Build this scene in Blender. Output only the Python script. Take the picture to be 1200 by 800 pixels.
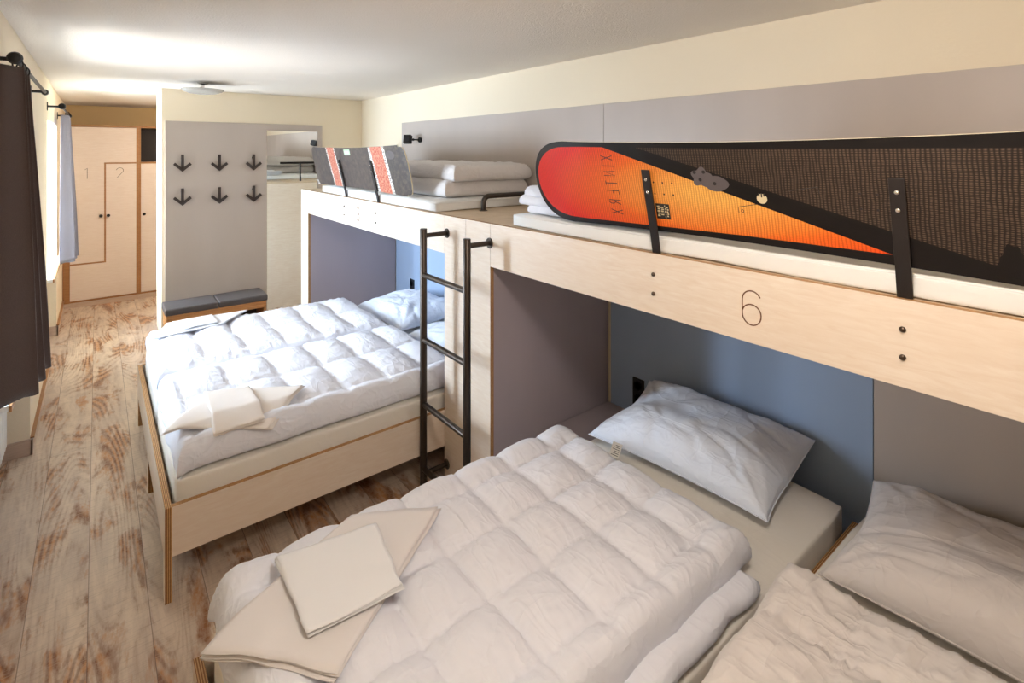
import bpy, bmesh, math, random
from mathutils import Vector, Matrix, noise
R = random.Random(7)
PI = math.pi
for o in list(bpy.data.objects):
    bpy.data.objects.remove(o, do_unlink=True)
S = bpy.context.scene
COL = S.collection

# ------------------------------------------------------------------ camera
F_PX, YAW, HOR = 610.0, 0.6727, 177.6
cd = bpy.data.cameras.new('camera'); cam = bpy.data.objects.new('camera', cd); COL.objects.link(cam)
cd.sensor_width = 36; cd.sensor_fit = 'HORIZONTAL'; cd.lens = F_PX / 1200 * 36
cd.shift_y = -(400 - HOR) / 1200; cd.clip_start = 0.02
cam.location = (0, 0, 1.9); cam.rotation_euler = (PI / 2, 0, -YAW)
S.camera = cam
# ------------------------------------------------------------------ light
S.view_settings.view_transform = 'Standard'; S.view_settings.look = 'None'
S.view_settings.gamma = 1; S.view_settings.use_curve_mapping = False
S.view_settings.exposure = 0.50
W = bpy.data.worlds.new('sky'); S.world = W; W.use_nodes = True
bg = W.node_tree.nodes['Background']; bg.inputs[0].default_value = (0.62, 0.78, 1.0, 1); bg.inputs[1].default_value = 4.5

def area(name, loc, aim, sx, sy, power, col, spread=180):
    l = bpy.data.lights.new(name, 'AREA'); l.shape = 'RECTANGLE'; l.size = sx; l.size_y = sy
    l.energy = power; l.color = col; l.spread = math.radians(spread)
    o = bpy.data.objects.new(name, l); COL.objects.link(o); o.location = loc
    d = Vector(aim) - Vector(loc); o.rotation_euler = d.to_track_quat('-Z', 'Y').to_euler()
    return o
DAY = (0.66, 0.82, 1.0)
# daylight through the two windows on the left, and light thrown up by the bright ground outside
area('window_daylight', (-2.3, 4.75, 1.9), (1.9, 2.1, 0.7), 4.4, 1.8, 930, DAY)
area('window_daylight', (-2.3, 6.60, 2.0), (1.6, 5.6, 0.8), 2.6, 1.8, 230, DAY)
area('ground_bounce', (-2.1, 3.9, -0.2), (0.9, 3.9, 2.5), 1.8, 1.4, 55, (1.0, 0.95, 0.88), 110)
area('ground_bounce', (-2.1, 6.5, -0.2), (0.3, 6.5, 2.5), 1.6, 1.4, 26, (1.0, 0.95, 0.88), 110)
FILL_LAMP_W = 24  # power of the added fill lamp at the near end

# ------------------------------------------------------------------ colours and materials
def lin(c):
    return tuple((x / 255 / 12.92 if x / 255 <= .04045 else ((x / 255 + .055) / 1.055) ** 2.4) for x in c)
class Nd:
    """small node-expression helper"""
    def __init__(s, m): s.t = m.node_tree; s.n = s.t.nodes; s.l = s.t.links
    def new(s, ty, **k):
        n = s.n.new(ty)
        for a, b in k.items(): setattr(n, a, b)
        return n
    def put(s, inp, v):
        if isinstance(v, bpy.types.NodeSocket): s.l.new(v, inp)
        elif isinstance(v, (tuple, list)) and len(v) == 3 and inp.type == 'RGBA': inp.default_value = (*v, 1)
        else: inp.default_value = v
    def m(s, op, a, b=0.0, c=None, clamp=False):
        n = s.new('ShaderNodeMath', operation=op); n.use_clamp = clamp
        s.put(n.inputs[0], a); s.put(n.inputs[1], b)
        if c is not None: s.put(n.inputs[2], c)
        return n.outputs[0]
    def mix(s, f, a, b, blend='MIX'):
        n = s.new('ShaderNodeMix', data_type='RGBA', blend_type=blend)
        s.put(n.inputs[0], f); s.put(n.inputs[6], a); s.put(n.inputs[7], b); return n.outputs[2]
    def ramp(s, v, a, b):
        n = s.new('ShaderNodeMapRange'); s.put(n.inputs[0], v); n.inputs[1].default_value = a; n.inputs[2].default_value = b
        return n.outputs[0]
    def coord(s, kind='Object', scale=(1, 1, 1), rot=(0, 0, 0)):
        c = s.new('ShaderNodeTexCoord'); mp = s.new('ShaderNodeMapping')
        mp.inputs['Scale'].default_value = scale; mp.inputs['Rotation'].default_value = rot
        s.l.new(c.outputs[kind], mp.inputs[0]); return mp.outputs[0]
    def pos(s, scale=(1, 1, 1)):
        g = s.new('ShaderNodeNewGeometry'); mp = s.new('ShaderNodeMapping'); mp.inputs['Scale'].default_value = scale
        s.l.new(g.outputs['Position'], mp.inputs[0]); return mp.outputs[0]
    def noise(s, vec, scale=5, detail=4, rough=.5, dist=0.0):
        n = s.new('ShaderNodeTexNoise'); s.put(n.inputs['Vector'], vec)
        n.inputs['Scale'].default_value = scale; n.inputs['Detail'].default_value = detail
        n.inputs['Roughness'].default_value = rough; n.inputs['Distortion'].default_value = dist
        return n.outputs[0]
    def wave(s, vec, scale, dist=0, det=2, dscale=1, axis='X', kind='BANDS'):
        n = s.new('ShaderNodeTexWave', wave_type=kind); s.put(n.inputs['Vector'], vec)
        if kind == 'BANDS': n.bands_direction = axis
        n.inputs['Scale'].default_value = scale; n.inputs['Distortion'].default_value = dist
        n.inputs['Detail'].default_value = det; n.inputs['Detail Scale'].default_value = dscale
        return n.outputs[1]
    def bump(s, h, strength, dist=.01):
        n = s.new('ShaderNodeBump'); s.put(n.inputs['Height'], h)
        n.inputs['Strength'].default_value = strength; n.inputs['Distance'].default_value = dist; return n.outputs[0]
def mat(name, col=(200, 200, 200), rough=.6, metal=0, spec=.5, sheen=0):
    m = bpy.data.materials.new(name); m.use_nodes = True
    b = m.node_tree.nodes['Principled BSDF']
    b.inputs['Base Color'].default_value = (*lin(col), 1); b.inputs['Roughness'].default_value = rough
    b.inputs['Metallic'].default_value = metal; b.inputs['Specular IOR Level'].default_value = spec
    if sheen: b.inputs['Sheen Weight'].default_value = sheen
    m['b'] = 1
    return m, b, Nd(m)
def paint(name, col, bump=.15, scale=90, rough=.85):
    m, b, n = mat(name, col, rough, spec=.25)
    p = n.pos()
    h = n.noise(p, scale, 3, .6)
    n.put(b.inputs['Normal'], n.bump(h, bump, .004))
    v = n.noise(p, 1.3, 2, .5)
    n.put(b.inputs['Base Color'], n.mix(n.ramp(v, .3, .7), tuple(x * .97 for x in lin(col)), lin(col)))
    return m
M = {}
M['wall'] = paint('cream_plaster', (244, 229, 203), .25, 70)
M['ceiling'] = paint('roughcast_ceiling', (243, 234, 222), .9, 120)
M['hall_wall'] = paint('ochre_plaster', (226, 196, 146), .25, 70)
def laminate(name, col, rough=.42):
    m, b, n = mat(name, col, rough, spec=.4)
    v = n.noise(n.pos((1, 1, .25)), 3, 3, .5)
    n.put(b.inputs['Base Color'], n.mix(n.ramp(v, .3, .7), tuple(x * .95 for x in lin(col)), tuple(min(1, x * 1.04) for x in lin(col))))
    n.put(b.inputs['Normal'], n.bump(n.noise(n.pos(), 260, 2), .05, .001))
    return m
M['laminate'] = laminate('grey_laminate', (190, 177, 167))
M['laminate_daylit'] = laminate('grey_laminate_daylit', (156, 174, 200))  # the same grey laminate, with blue window daylight mixed into its colour
M['mauve'] = laminate('grey_stained_ply', (170, 158, 162))
def birch(name, col, dark, grain=1.0):
    m, b, n = mat(name, col, .42, spec=.4)
    p = n.coord('Object', (3, 3, 22))
    g = n.noise(p, 3.2, 5, .6, .8)
    w = n.noise(n.coord('Object', (1, 1, 3)), 1.7, 3, .5)
    c = n.mix(n.ramp(g, .35, .75), lin(col), lin(dark))
    c = n.mix(n.m('MULTIPLY', n.ramp(w, .35, .75), .5), c, lin(dark))
    n.put(b.inputs['Base Color'], c)
    n.put(b.inputs['Normal'], n.bump(g, .06 * grain, .002))
    return m
M['birch'] = birch('white_oiled_birch', (240, 225, 208), (229, 208, 186))
M['door'] = birch('wardrobe_birch', (233, 218, 206), (224, 205, 190))
M['top_ply'] = birch('birch_platform', (222, 200, 172), (204, 178, 146))
def plyedge(axis):
    m, b, n = mat('plywood_edge_' + axis, (180, 130, 80), .55, spec=.3)
    g = n.new('ShaderNodeNewGeometry'); sp = n.new('ShaderNodeSeparateXYZ'); n.l.new(g.outputs['Position'], sp.inputs[0])
    s = sp.outputs['XYZ'.index(axis)]
    f = n.m('FRACT', n.m('MULTIPLY', s, 1 / .0062))
    k = n.m('GREATER_THAN', f, .5)
    nz = n.noise(n.pos((6, 6, 6)), 12, 4, .6)
    c = n.mix(k, lin((206, 164, 112)), lin((136, 90, 50)))
    n.put(b.inputs['Base Color'], n.mix(n.m('MULTIPLY', n.ramp(nz, .35, .7), .35), c, lin((120, 78, 44))))
    return m
for a in 'XYZ': M['edge' + a] = plyedge(a)
def bench_wood():
    m, b, n = mat('oak_bench', (196, 138, 82), .5)
    g = n.noise(n.coord('Object', (2, 12, 30)), 3, 5, .6, .6)
    n.put(b.inputs['Base Color'], n.mix(n.ramp(g, .3, .75), lin((206, 150, 94)), lin((160, 102, 54))))
    return m
M['oak'] = bench_wood()
M['oak_trim'] = birch('oak_edging', (176, 128, 84), (150, 104, 64))
def floor_mat():
    m, b, n = mat('distressed_pine_floor', (180, 160, 140), .5, spec=.45)
    p = n.pos()
    br = n.new('ShaderNodeTexBrick'); mp = n.new('ShaderNodeMapping'); mp.inputs['Rotation'].default_value = (0, 0, PI / 2)
    mp.inputs['Location'].default_value = (-0.52, 0.03, 0)
    n.l.new(p, mp.inputs[0]); n.l.new(mp.outputs[0], br.inputs['Vector'])
    br.inputs['Scale'].default_value = 1; br.inputs['Brick Width'].default_value = 2.42; br.inputs['Row Height'].default_value = .2
    br.inputs['Mortar Size'].default_value = .0015; br.offset = 0.0
    br.inputs['Color1'].default_value = (0, 0, 0, 1); br.inputs['Color2'].default_value = (1, 1, 1, 1)
    tone = br.outputs[0]
    sp = n.new('ShaderNodeSeparateXYZ'); n.l.new(p, sp.inputs[0])
    # per-plank random shift so the figure changes from plank to plank
    row = n.m('FLOOR', n.m('DIVIDE', n.m('ADD', sp.outputs[0], .03), .2))
    cb = n.new('ShaderNodeCombineXYZ'); n.put(cb.inputs[0], sp.outputs[0])
    n.put(cb.inputs[1], n.m('ADD', sp.outputs[1], n.m('MULTIPLY', row, 3.71))); n.put(cb.inputs[2], n.m('MULTIPLY', row, .83))
    mp2 = n.new('ShaderNodeMapping'); mp2.inputs['Scale'].default_value = (1, .16, 1); n.l.new(cb.outputs[0], mp2.inputs[0]); q = mp2.outputs[0]
    mp3 = n.new('ShaderNodeMapping'); mp3.inputs['Scale'].default_value = (1, .3, 1); n.l.new(cb.outputs[0], mp3.inputs[0]); q3 = mp3.outputs[0]
    mpw = n.new('ShaderNodeMapping'); mpw.inputs['Scale'].default_value = (1, .45, 1); n.l.new(cb.outputs[0], mpw.inputs[0])
    blot = n.noise(mpw.outputs[0], 4.2, 7, .66, .5)
    blot2 = n.noise(q, 9, 6, .7, .3)
    fld = n.noise(q, 2.6, 1.5, .4, .25)
    rings = n.m('ADD', .5, n.m('MULTIPLY', .5, n.m('SINE', n.m('MULTIPLY', fld, 270.0))))
    fine = n.noise(q3, 70, 3, .6)
    saw = n.noise(n.pos((.3, 5, 1)), 26, 4, .65)
    base = n.mix(n.ramp(blot2, .35, .65), lin((222, 202, 180)), lin((188, 168, 152)))
    base = n.mix(n.m('MULTIPLY', n.ramp(saw, .5, .72), .38), base, lin((138, 120, 106)))
    brown = n.mix(n.ramp(rings, .1, .9), lin((190, 134, 84)), lin((128, 80, 46)))
    kk = n.m('ADD', blot, n.m('MULTIPLY', n.m('SUBTRACT', blot2, .5), .55))
    k = n.ramp(kk, .50, .60)
    k2 = n.m('MULTIPLY', k, n.m('ADD', .5, n.m('MULTIPLY', n.ramp(fine, .35, .6), .5)))
    near = n.ramp(kk, .38, .55)
    c = n.mix(n.m('MULTIPLY', near, n.m('MULTIPLY', n.ramp(rings, .4, .95), .36)), base, lin((146, 104, 70)))
    c = n.mix(k2, c, brown)
    c = n.mix(n.m('MULTIPLY', n.m('MULTIPLY', k2, n.ramp(saw, .5, .62)), .35), c, lin((206, 188, 166)))
    c = n.mix(n.m('MULTIPLY', br.outputs['Fac'], .6), c, lin((84, 62, 48)))
    n.put(b.inputs['Base Color'], c)
    n.put(b.inputs['Roughness'], n.m('ADD', .36, n.m('MULTIPLY', fine, .25)))
    hh = n.m('SUBTRACT', n.m('MULTIPLY', n.m('ADD', rings, fine), .3), n.m('MULTIPLY', br.outputs['Fac'], 1.5))
    n.put(b.inputs['Normal'], n.bump(hh, .2, .003))
    return m
M['floor'] = floor_mat()
def cloth(name, col, scale=900, bump=.1, wr=0.0, rough=.9, sheen=.1):
    m, b, n = mat(name, col, rough, spec=.15, sheen=sheen)
    if wr:
        # soft creases: ridges of two stretched noises
        def ridge(sc, rot, k):
            mp = n.new('ShaderNodeMapping'); mp.inputs['Scale'].default_value = sc; mp.inputs['Rotation'].default_value = (0, 0, rot)
            n.l.new(n.pos(), mp.inputs[0]); v = n.noise(mp.outputs[0], k, 2, .5, .6)
            return n.m('SUBTRACT', 1.0, n.m('MULTIPLY', n.m('ABSOLUTE', n.m('SUBTRACT', v, .5)), 5.0), clamp=True)
        a = ridge((1, .32, 1), .5, 15); c = ridge((.32, 1, 1), .2, 13)
        h = n.m('MULTIPLY', n.m('ADD', n.m('MULTIPLY', a, a), n.m('MULTIPLY', c, c)), wr)
        n.put(b.inputs['Normal'], n.bump(h, .35, .010))
    else:
        n.put(b.inputs['Normal'], n.bump(n.noise(n.pos(), scale, 2, .5), bump, .002))
    return m
M['duvet'] = cloth('white_cotton_duvet', (233, 234, 242), 900, .1, .55)
M['duvet_warm'] = cloth('off_white_duvet', (220, 213, 209), 900, .1, .6)
M['pillow'] = cloth('white_cotton_pillow', (232, 238, 250), 900, .1, .45)
M['pillow_warm'] = cloth('off_white_pillow', (224, 216, 212), 900, .1, .5)
M['sheet'] = cloth('cream_linen', (237, 228, 220), 1400, .25, .0)
M['sheet_pale'] = cloth('pale_linen', (232, 227, 226), 1400, .25, .0)
M['sheet_white'] = cloth('white_linen', (240, 240, 242), 1400, .25, .0)
M['mattress'] = cloth('cream_mattress_cover', (236, 230, 220), 700, .15, .12)
M['mattress_white'] = cloth('white_mattress_cover', (236, 234, 230), 700, .15, .12)
def curtain_mat(name, col, sheen=.3):
    m, b, n = mat(name, col, .95, spec=.1, sheen=sheen)
    wv = n.noise(n.pos((1, 1, 1)), 420, 2, .6)
    n.put(b.inputs['Base Color'], n.mix(n.ramp(wv, .3, .7), tuple(x * .8 for x in lin(col)), tuple(min(1, x * 1.15) for x in lin(col))))
    n.put(b.inputs['Normal'], n.bump(wv, .3, .002))
    return m
M['curtain'] = curtain_mat('charcoal_curtain', (88, 73, 67))
M['curtain_blue'] = curtain_mat('grey_curtain', (118, 116, 128))
M['steel'] = mat('blackened_steel', (72, 64, 58), .34, .85)[0]
M['black'] = mat('black_metal', (24, 22, 22), .45, .3)[0]
M['socket'] = mat('black_plastic', (14, 15, 18), .35)[0]
M['bolt'] = mat('dark_bolt', (96, 82, 72), .3, 1)[0]
M['hook'] = mat('dark_brown_hook', (54, 40, 34), .5)[0]
M['leather'] = mat('grey_leatherette', (84, 78, 78), .42, spec=.5)[0]
M['bracket'] = mat('dark_bracket', (40, 34, 33), .5, .3)[0]
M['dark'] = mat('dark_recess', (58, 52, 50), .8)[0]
M['radiator'] = mat('white_enamel', (238, 238, 236), .3)[0]
M['frame'] = mat('white_window_frame', (240, 240, 238), .4)[0]
M['skirting'] = birch('skirting_ash', (206, 182, 164), (188, 162, 144))
M['ink'] = mat('engraved_line', (112, 72, 44), .7)[0]
M['ink_grey'] = mat('engraved_grey_line', (124, 108, 94), .7)[0]
M['mirror'] = mat('mirror_glass', (245, 245, 240), .01, 1)[0]
M['chrome'] = mat('chrome', (210, 205, 200), .15, 1)[0]
def frosted():
    m, b, n = mat('frosted_glass', (236, 234, 226), .25)
    b.inputs['Transmission Weight'].default_value = .3
    return m
M['frosted'] = frosted()
def pane():
    m = bpy.data.materials.new('window_glass'); m.use_nodes = True; n = Nd(m); n.n.clear()
    o = n.new('ShaderNodeOutputMaterial'); t = n.new('ShaderNodeBsdfTransparent'); g = n.new('ShaderNodeBsdfGlossy'); g.inputs[1].default_value = .02
    x = n.new('ShaderNodeMixShader'); x.inputs[0].default_value = .06
    n.l.new(t.outputs[0], x.inputs[1]); n.l.new(g.outputs[0], x.inputs[2]); n.l.new(x.outputs[0], o.inputs[0]); return m
M['glass'] = pane()
def fillglow():  # glowing dish of the added fill lamps
    m = bpy.data.materials.new('fill_lamp_glow'); m.use_nodes = True
    b = m.node_tree.nodes['Principled BSDF']; b.inputs['Base Color'].default_value = (.9, .88, .8, 1)
    b.inputs['Emission Color'].default_value = (1, .78, .52, 1); b.inputs['Emission Strength'].default_value = 3; return m
M['fill_glow'] = fillglow()

# snowboard graphics; the UVs are metres: u from the nose, v across the board
def uvsplit(n):
    c = n.new('ShaderNodeTexCoord'); sp = n.new('ShaderNodeSeparateXYZ'); n.l.new(c.outputs['UV'], sp.inputs[0])
    return c.outputs['UV'], sp.outputs[0], sp.outputs[1]
def board_big():
    m, b, n = mat('orange_snowboard_print', (30, 26, 24), .42, spec=.25)
    uv, u, v = uvsplit(n)
    mp = n.new('ShaderNodeMapping'); mp.inputs['Scale'].default_value = (1, .55, 1); n.l.new(uv, mp.inputs[0])
    wA = n.wave(mp.outputs[0], 34, 3.2, 2, 1.0, 'X')
    mp2 = n.new('ShaderNodeMapping'); mp2.inputs['Scale'].default_value = (.25, 1, 1); n.l.new(uv, mp2.inputs[0])
    wB = n.wave(mp2.outputs[0], 62, 1.6, 3, 2.0, 'Y')
    fig = n.m('MULTIPLY', n.ramp(wA, .0, .75), n.m('ADD', .45, n.m('MULTIPLY', n.ramp(wB, .05, .5), .55)))
    # sunburst: yellow core around u=1, red at the nose and the edges
    du = n.m('DIVIDE', n.m('SUBTRACT', u, .92), .62); dv = n.m('DIVIDE', n.m('SUBTRACT', v, .17), .19)
    d = n.m('SQRT', n.m('ADD', n.m('MULTIPLY', du, du), n.m('MULTIPLY', dv, dv)))
    c1 = n.mix(n.ramp(d, .15, .75), lin((250, 186, 92)), lin((246, 122, 38)))
    c2 = n.mix(n.ramp(d, .65, 1.25), c1, lin((238, 34, 16)))
    orange = n.mix(fig, tuple(0.45 * x for x in lin((190, 60, 20))), c2)
    orange = n.mix(.55, orange, c2)
    dark = n.mix(n.m('MULTIPLY', n.ramp(wA, .0, .9), n.ramp(wB, .0, .8)), lin((34, 27, 24)), lin((92, 75, 62)))
    # dark scene on the tail: ridge silhouette
    black = lin((22, 18, 18))
    low = n.m('ADD', n.m('MULTIPLY', n.m('SUBTRACT', u, .504), -.3123), .317)
    up = n.m('ADD', n.m('MULTIPLY', n.m('SUBTRACT', u, .813), -.291), .271)
    k_dark = n.m('GREATER_THAN', v, up)
    k_or = n.m('LESS_THAN', v, low)
    c = n.mix(k_dark, black, dark)
    c = n.mix(k_or, c, orange)
    # ragged silhouette towards the tail
    rg = n.noise(mp.outputs[0], 14, 4, .6)
    hill = n.m('ADD', .03, n.m('MULTIPLY', n.ramp(rg, .4, .75), n.m('MULTIPLY', .12, n.ramp(n.m('ABSOLUTE', n.m('SUBTRACT', u, 1.6)), .13, .02))))
    c = n.mix(n.m('MULTIPLY', n.m('LESS_THAN', v, hill), n.m('GREATER_THAN', u, 1.36)), c, black)
    # black border all round: distance from an inset super-ellipse nose and straight edges
    e = n.m('DIVIDE', n.m('SUBTRACT', .262, n.m('MINIMUM', u, .262)), .262 - .028)
    half = n.m('MULTIPLY', .151, n.m('SQRT', n.m('MAXIMUM', 0.0, n.m('SUBTRACT', 1.0, n.m('MULTIPLY', e, e)))))
    half = n.m('SUBTRACT', half, n.m('MULTIPLY', .012, n.ramp(u, .35, 1.0)))
    k_in = n.m('LESS_THAN', n.m('ABSOLUTE', n.m('SUBTRACT', v, .177)), half)
    c = n.mix(k_in, black, c)
    n.put(b.inputs['Base Color'], c)
    b.inputs['Coat Weight'].default_value = .06; b.inputs['Coat Roughness'].default_value = .12
    return m
M['board_big'] = board_big()
def board_small():
    m, b, n = mat('charcoal_snowboard_print', (70, 62, 58), .4, spec=.5)
    uv, u, v = uvsplit(n)
    sc = n.noise(uv, 22, 5, .7); sc2 = n.noise(uv, 60, 3, .6)
    base = n.mix(n.ramp(sc, .45, .75), lin((66, 58, 55)), lin((104, 90, 78)))
    red = n.mix(n.ramp(sc2, .4, .62), lin((178, 68, 44)), lin((206, 150, 124)))
    white = n.mix(n.ramp(n.noise(uv, 90, 2, .5), .5, .56), lin((236, 230, 220)), lin((96, 92, 90)))
    jag = n.m('MULTIPLY', n.m('SUBTRACT', n.noise(uv, 70, 2, .5), .5), .03)
    c = base
    for (uc, w, ww) in ((.66, .075, .1), (1.575, .095, .135)):
        s = n.m('ABSOLUTE', n.m('SUBTRACT', n.m('ADD', n.m('SUBTRACT', u, n.m('MULTIPLY', n.m('SUBTRACT', .17, v), .1)), jag), uc))
        c = n.mix(n.m('LESS_THAN', s, ww), c, white)
        c = n.mix(n.m('LESS_THAN', s, w), c, red)
    n.put(b.inputs['Base Color'], c)
    return m
M['board_small'] = board_small()
M['edge_cream'] = mat('board_sidewall', (226, 214, 184), .4)[0]
M['board_back'] = mat('board_back', (34, 30, 30), .4)[0]
M['grey_print'] = mat('grey_print', (92, 84, 86), .4)[0]
M['bone_print'] = mat('bone_print', (214, 196, 158), .4)[0]
M['ink_dark'] = mat('dark_print', (52, 18, 10), .4)[0]
M['sticker'] = mat('mint_sticker', (178, 200, 166), .5)[0]
M['label'] = mat('care_label', (224, 220, 210), .7)[0]
M['label_ink'] = mat('label_print', (70, 66, 66), .7)[0]

# ------------------------------------------------------------------ builders
def base_of(bm):
    xs = [v.co for v in bm.verts]
    lo = Vector((min(c.x for c in xs), min(c.y for c in xs), min(c.z for c in xs)))
    hi = Vector((max(c.x for c in xs), max(c.y for c in xs), max(c.z for c in xs)))
    return Vector(((lo.x + hi.x) / 2, (lo.y + hi.y) / 2, lo.z))
ROOT = {}
def obj(name, bm, mats, parent=None, smooth=False, sub=0, bevel=0):
    """links bm (built in room coordinates) as one mesh object, its origin at its base or under its parent"""
    if parent is None: off = base_of(bm)
    else: off = ROOT[parent.name]
    bmesh.ops.translate(bm, verts=bm.verts, vec=-off)
    bmesh.ops.recalc_face_normals(bm, faces=bm.faces)
    me = bpy.data.meshes.new(name); bm.to_mesh(me); bm.free()
    if not isinstance(mats, (list, tuple)): mats = [mats]
    for m in mats: me.materials.append(M[m] if isinstance(m, str) else m)
    if smooth:
        for p in me.polygons: p.use_smooth = True
    o = bpy.data.objects.new(name, me); COL.objects.link(o)
    if parent is None: o.location = off; ROOT[o.name] = off
    else: o.parent = parent; ROOT[o.name] = off
    if bevel:
        b = o.modifiers.new('bevel', 'BEVEL'); b.width = bevel; b.segments = 2; b.limit_method = 'ANGLE'
    if smooth == 'auto':
        try:
            me.shade_smooth() if False else None
            es = o.modifiers.new('split', 'EDGE_SPLIT'); es.split_angle = math.radians(40)
        except Exception: pass
    return o
def tag(o, label, cat, group=None, kind=None):
    if label: o['label'] = label
    if cat: o['category'] = cat
    if group: o['group'] = group
    if kind: o['kind'] = kind
    return o
def thing(name, loc, label, cat, group=None):
    o = bpy.data.objects.new(name, None); COL.objects.link(o); o.location = loc; o.empty_display_size = .1
    ROOT[o.name] = Vector(loc)
    return tag(o, label, cat, group)
def struct(name, bm, m, **k):
    o = obj(name, bm, m, **k); o['kind'] = 'structure'; return o
def dup(root, delta, label=None, group=None):
    r = root.copy(); COL.objects.link(r); r.location = root.location + Vector(delta)
    if label: r['label'] = label
    if group: r['group'] = group
    for ch in list(root.children):
        c = ch.copy(); COL.objects.link(c); c.parent = r
        for g in ch.children:
            d = g.copy(); COL.objects.link(d); d.parent = c
    return r
def nb(): return bmesh.new()
def merge(bm, tmp, mi=None):
    me = bpy.data.meshes.new('t'); tmp.to_mesh(me); tmp.free(); bm.from_mesh(me); bpy.data.meshes.remove(me)
def box(bm, x0, x1, y0, y1, z0, z1, mi=0, bev=0, edge=None):
    """edge: axis letter of a board's thickness; its four narrow sides take material index edge_mi=1"""
    t = bmesh.new()
    vs = [t.verts.new((x, y, z)) for x in (x0, x1) for y in (y0, y1) for z in (z0, z1)]
    F = [((0, 1, 3, 2), 'X'), ((4, 6, 7, 5), 'X'), ((0, 4, 5, 1), 'Y'), ((2, 3, 7, 6), 'Y'), ((0, 2, 6, 4), 'Z'), ((1, 5, 7, 3), 'Z')]
    for f, a in F:
        fc = t.faces.new([vs[i] for i in f]); fc.material_index = mi if (edge is None or a == edge) else 1
    if bev:
        bmesh.ops.bevel(t, geom=t.edges[:], offset=bev, segments=2, affect='EDGES', profile=.6)
    merge(bm, t); return bm
def bx(*a, **k): return box(nb(), *a, **k)
def tube(bm, pts, r, seg=12, caps=True, mi=0):
    pts = [Vector(p) for p in pts]; rings = []
    up = None
    for i, p in enumerate(pts):
        a = pts[max(0, i - 1)]; b = pts[min(len(pts) - 1, i + 1)]
        d = (b - a).normalized()
        if up is None: up = Vector((0, 0, 1)) if abs(d.z) < .9 else Vector((1, 0, 0))
        s = d.cross(up).normalized(); up = s.cross(d).normalized()
        rr = r[i] if isinstance(r, (list, tuple)) else r
        rings.append([bm.verts.new(p + s * math.cos(q) * rr + up * math.sin(q) * rr) for q in [2 * PI * k / seg for k in range(seg)]])
    for i in range(len(rings) - 1):
        for k in range(seg):
            f = bm.faces.new((rings[i][k], rings[i][(k + 1) % seg], rings[i + 1][(k + 1) % seg], rings[i + 1][k])); f.material_index = mi
    if caps:
        for rg in (rings[0], rings[-1]):
            f = bm.faces.new(rg); f.material_index = mi
    return bm
def lathe(bm, prof, c, axis='Z', seg=28, mi=0):
    rings = []
    for (r, h) in prof:
        ring = []
        for k in range(seg):
            a = 2 * PI * k / seg; x, y = r * math.cos(a), r * math.sin(a)
            v = {'Z': (x, y, h), 'X': (h, x, y), 'Y': (x, h, y)}[axis]
            ring.append(bm.verts.new(Vector(c) + Vector(v)))
        rings.append(ring)
    for i in range(len(rings) - 1):
        for k in range(seg):
            f = bm.faces.new((rings[i][k], rings[i][(k + 1) % seg], rings[i + 1][(k + 1) % seg], rings[i + 1][k])); f.material_index = mi
    for rg, pr in ((rings[0], prof[0]), (rings[-1], prof[-1])):
        if pr[0] > 1e-5: bm.faces.new(rg).material_index = mi
    return bm
def prism(bm, pts, axis, a, b, mi=0):
    """extrudes a 2-D outline along an axis from a to b"""
    def P(p, h): return {'X': (h, p[0], p[1]), 'Y': (p[0], h, p[1]), 'Z': (p[0], p[1], h)}[axis]
    A = [bm.verts.new(P(p, a)) for p in pts]; B = [bm.verts.new(P(p, b)) for p in pts]
    bm.faces.new(A).material_index = mi; bm.faces.new(B).material_index = mi
    n = len(pts)
    for i in range(n): bm.faces.new((A[i], A[(i + 1) % n], B[(i + 1) % n], B[i])).material_index = mi
    return bm
def stroke(bm, paths, fn, w, t):
    """flat pen strokes; paths are 2-D polylines, fn(p, h) maps to the room, h is height off the surface"""
    for path in paths:
        n = len(path); L = []; Rr = []
        for i, p in enumerate(path):
            a = path[max(0, i - 1)]; b = path[min(n - 1, i + 1)]
            d = Vector((b[0] - a[0], b[1] - a[1])).normalized(); s = Vector((-d.y, d.x)) * w / 2
            L.append((p[0] + s.x, p[1] + s.y)); Rr.append((p[0] - s.x, p[1] - s.y))
        rows = [[bm.verts.new(fn(q, h)) for q in side] for side, h in ((L, t), (Rr, t), (Rr, -.0008), (L, -.0008))]
        for k in range(4):
            A, B = rows[k], rows[(k + 1) % 4]
            for i in range(n - 1): bm.faces.new((A[i], A[i + 1], B[i + 1], B[i]))
        for i in (0, n - 1): bm.faces.new([rows[k][i] for k in range(4)])
    return bm
def arc(cx, cy, rx, ry, a0, a1, n=14):
    return [(cx + rx * math.cos(math.radians(a0 + (a1 - a0) * i / n)), cy + ry * math.sin(math.radians(a0 + (a1 - a0) * i / n))) for i in range(n + 1)]
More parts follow.
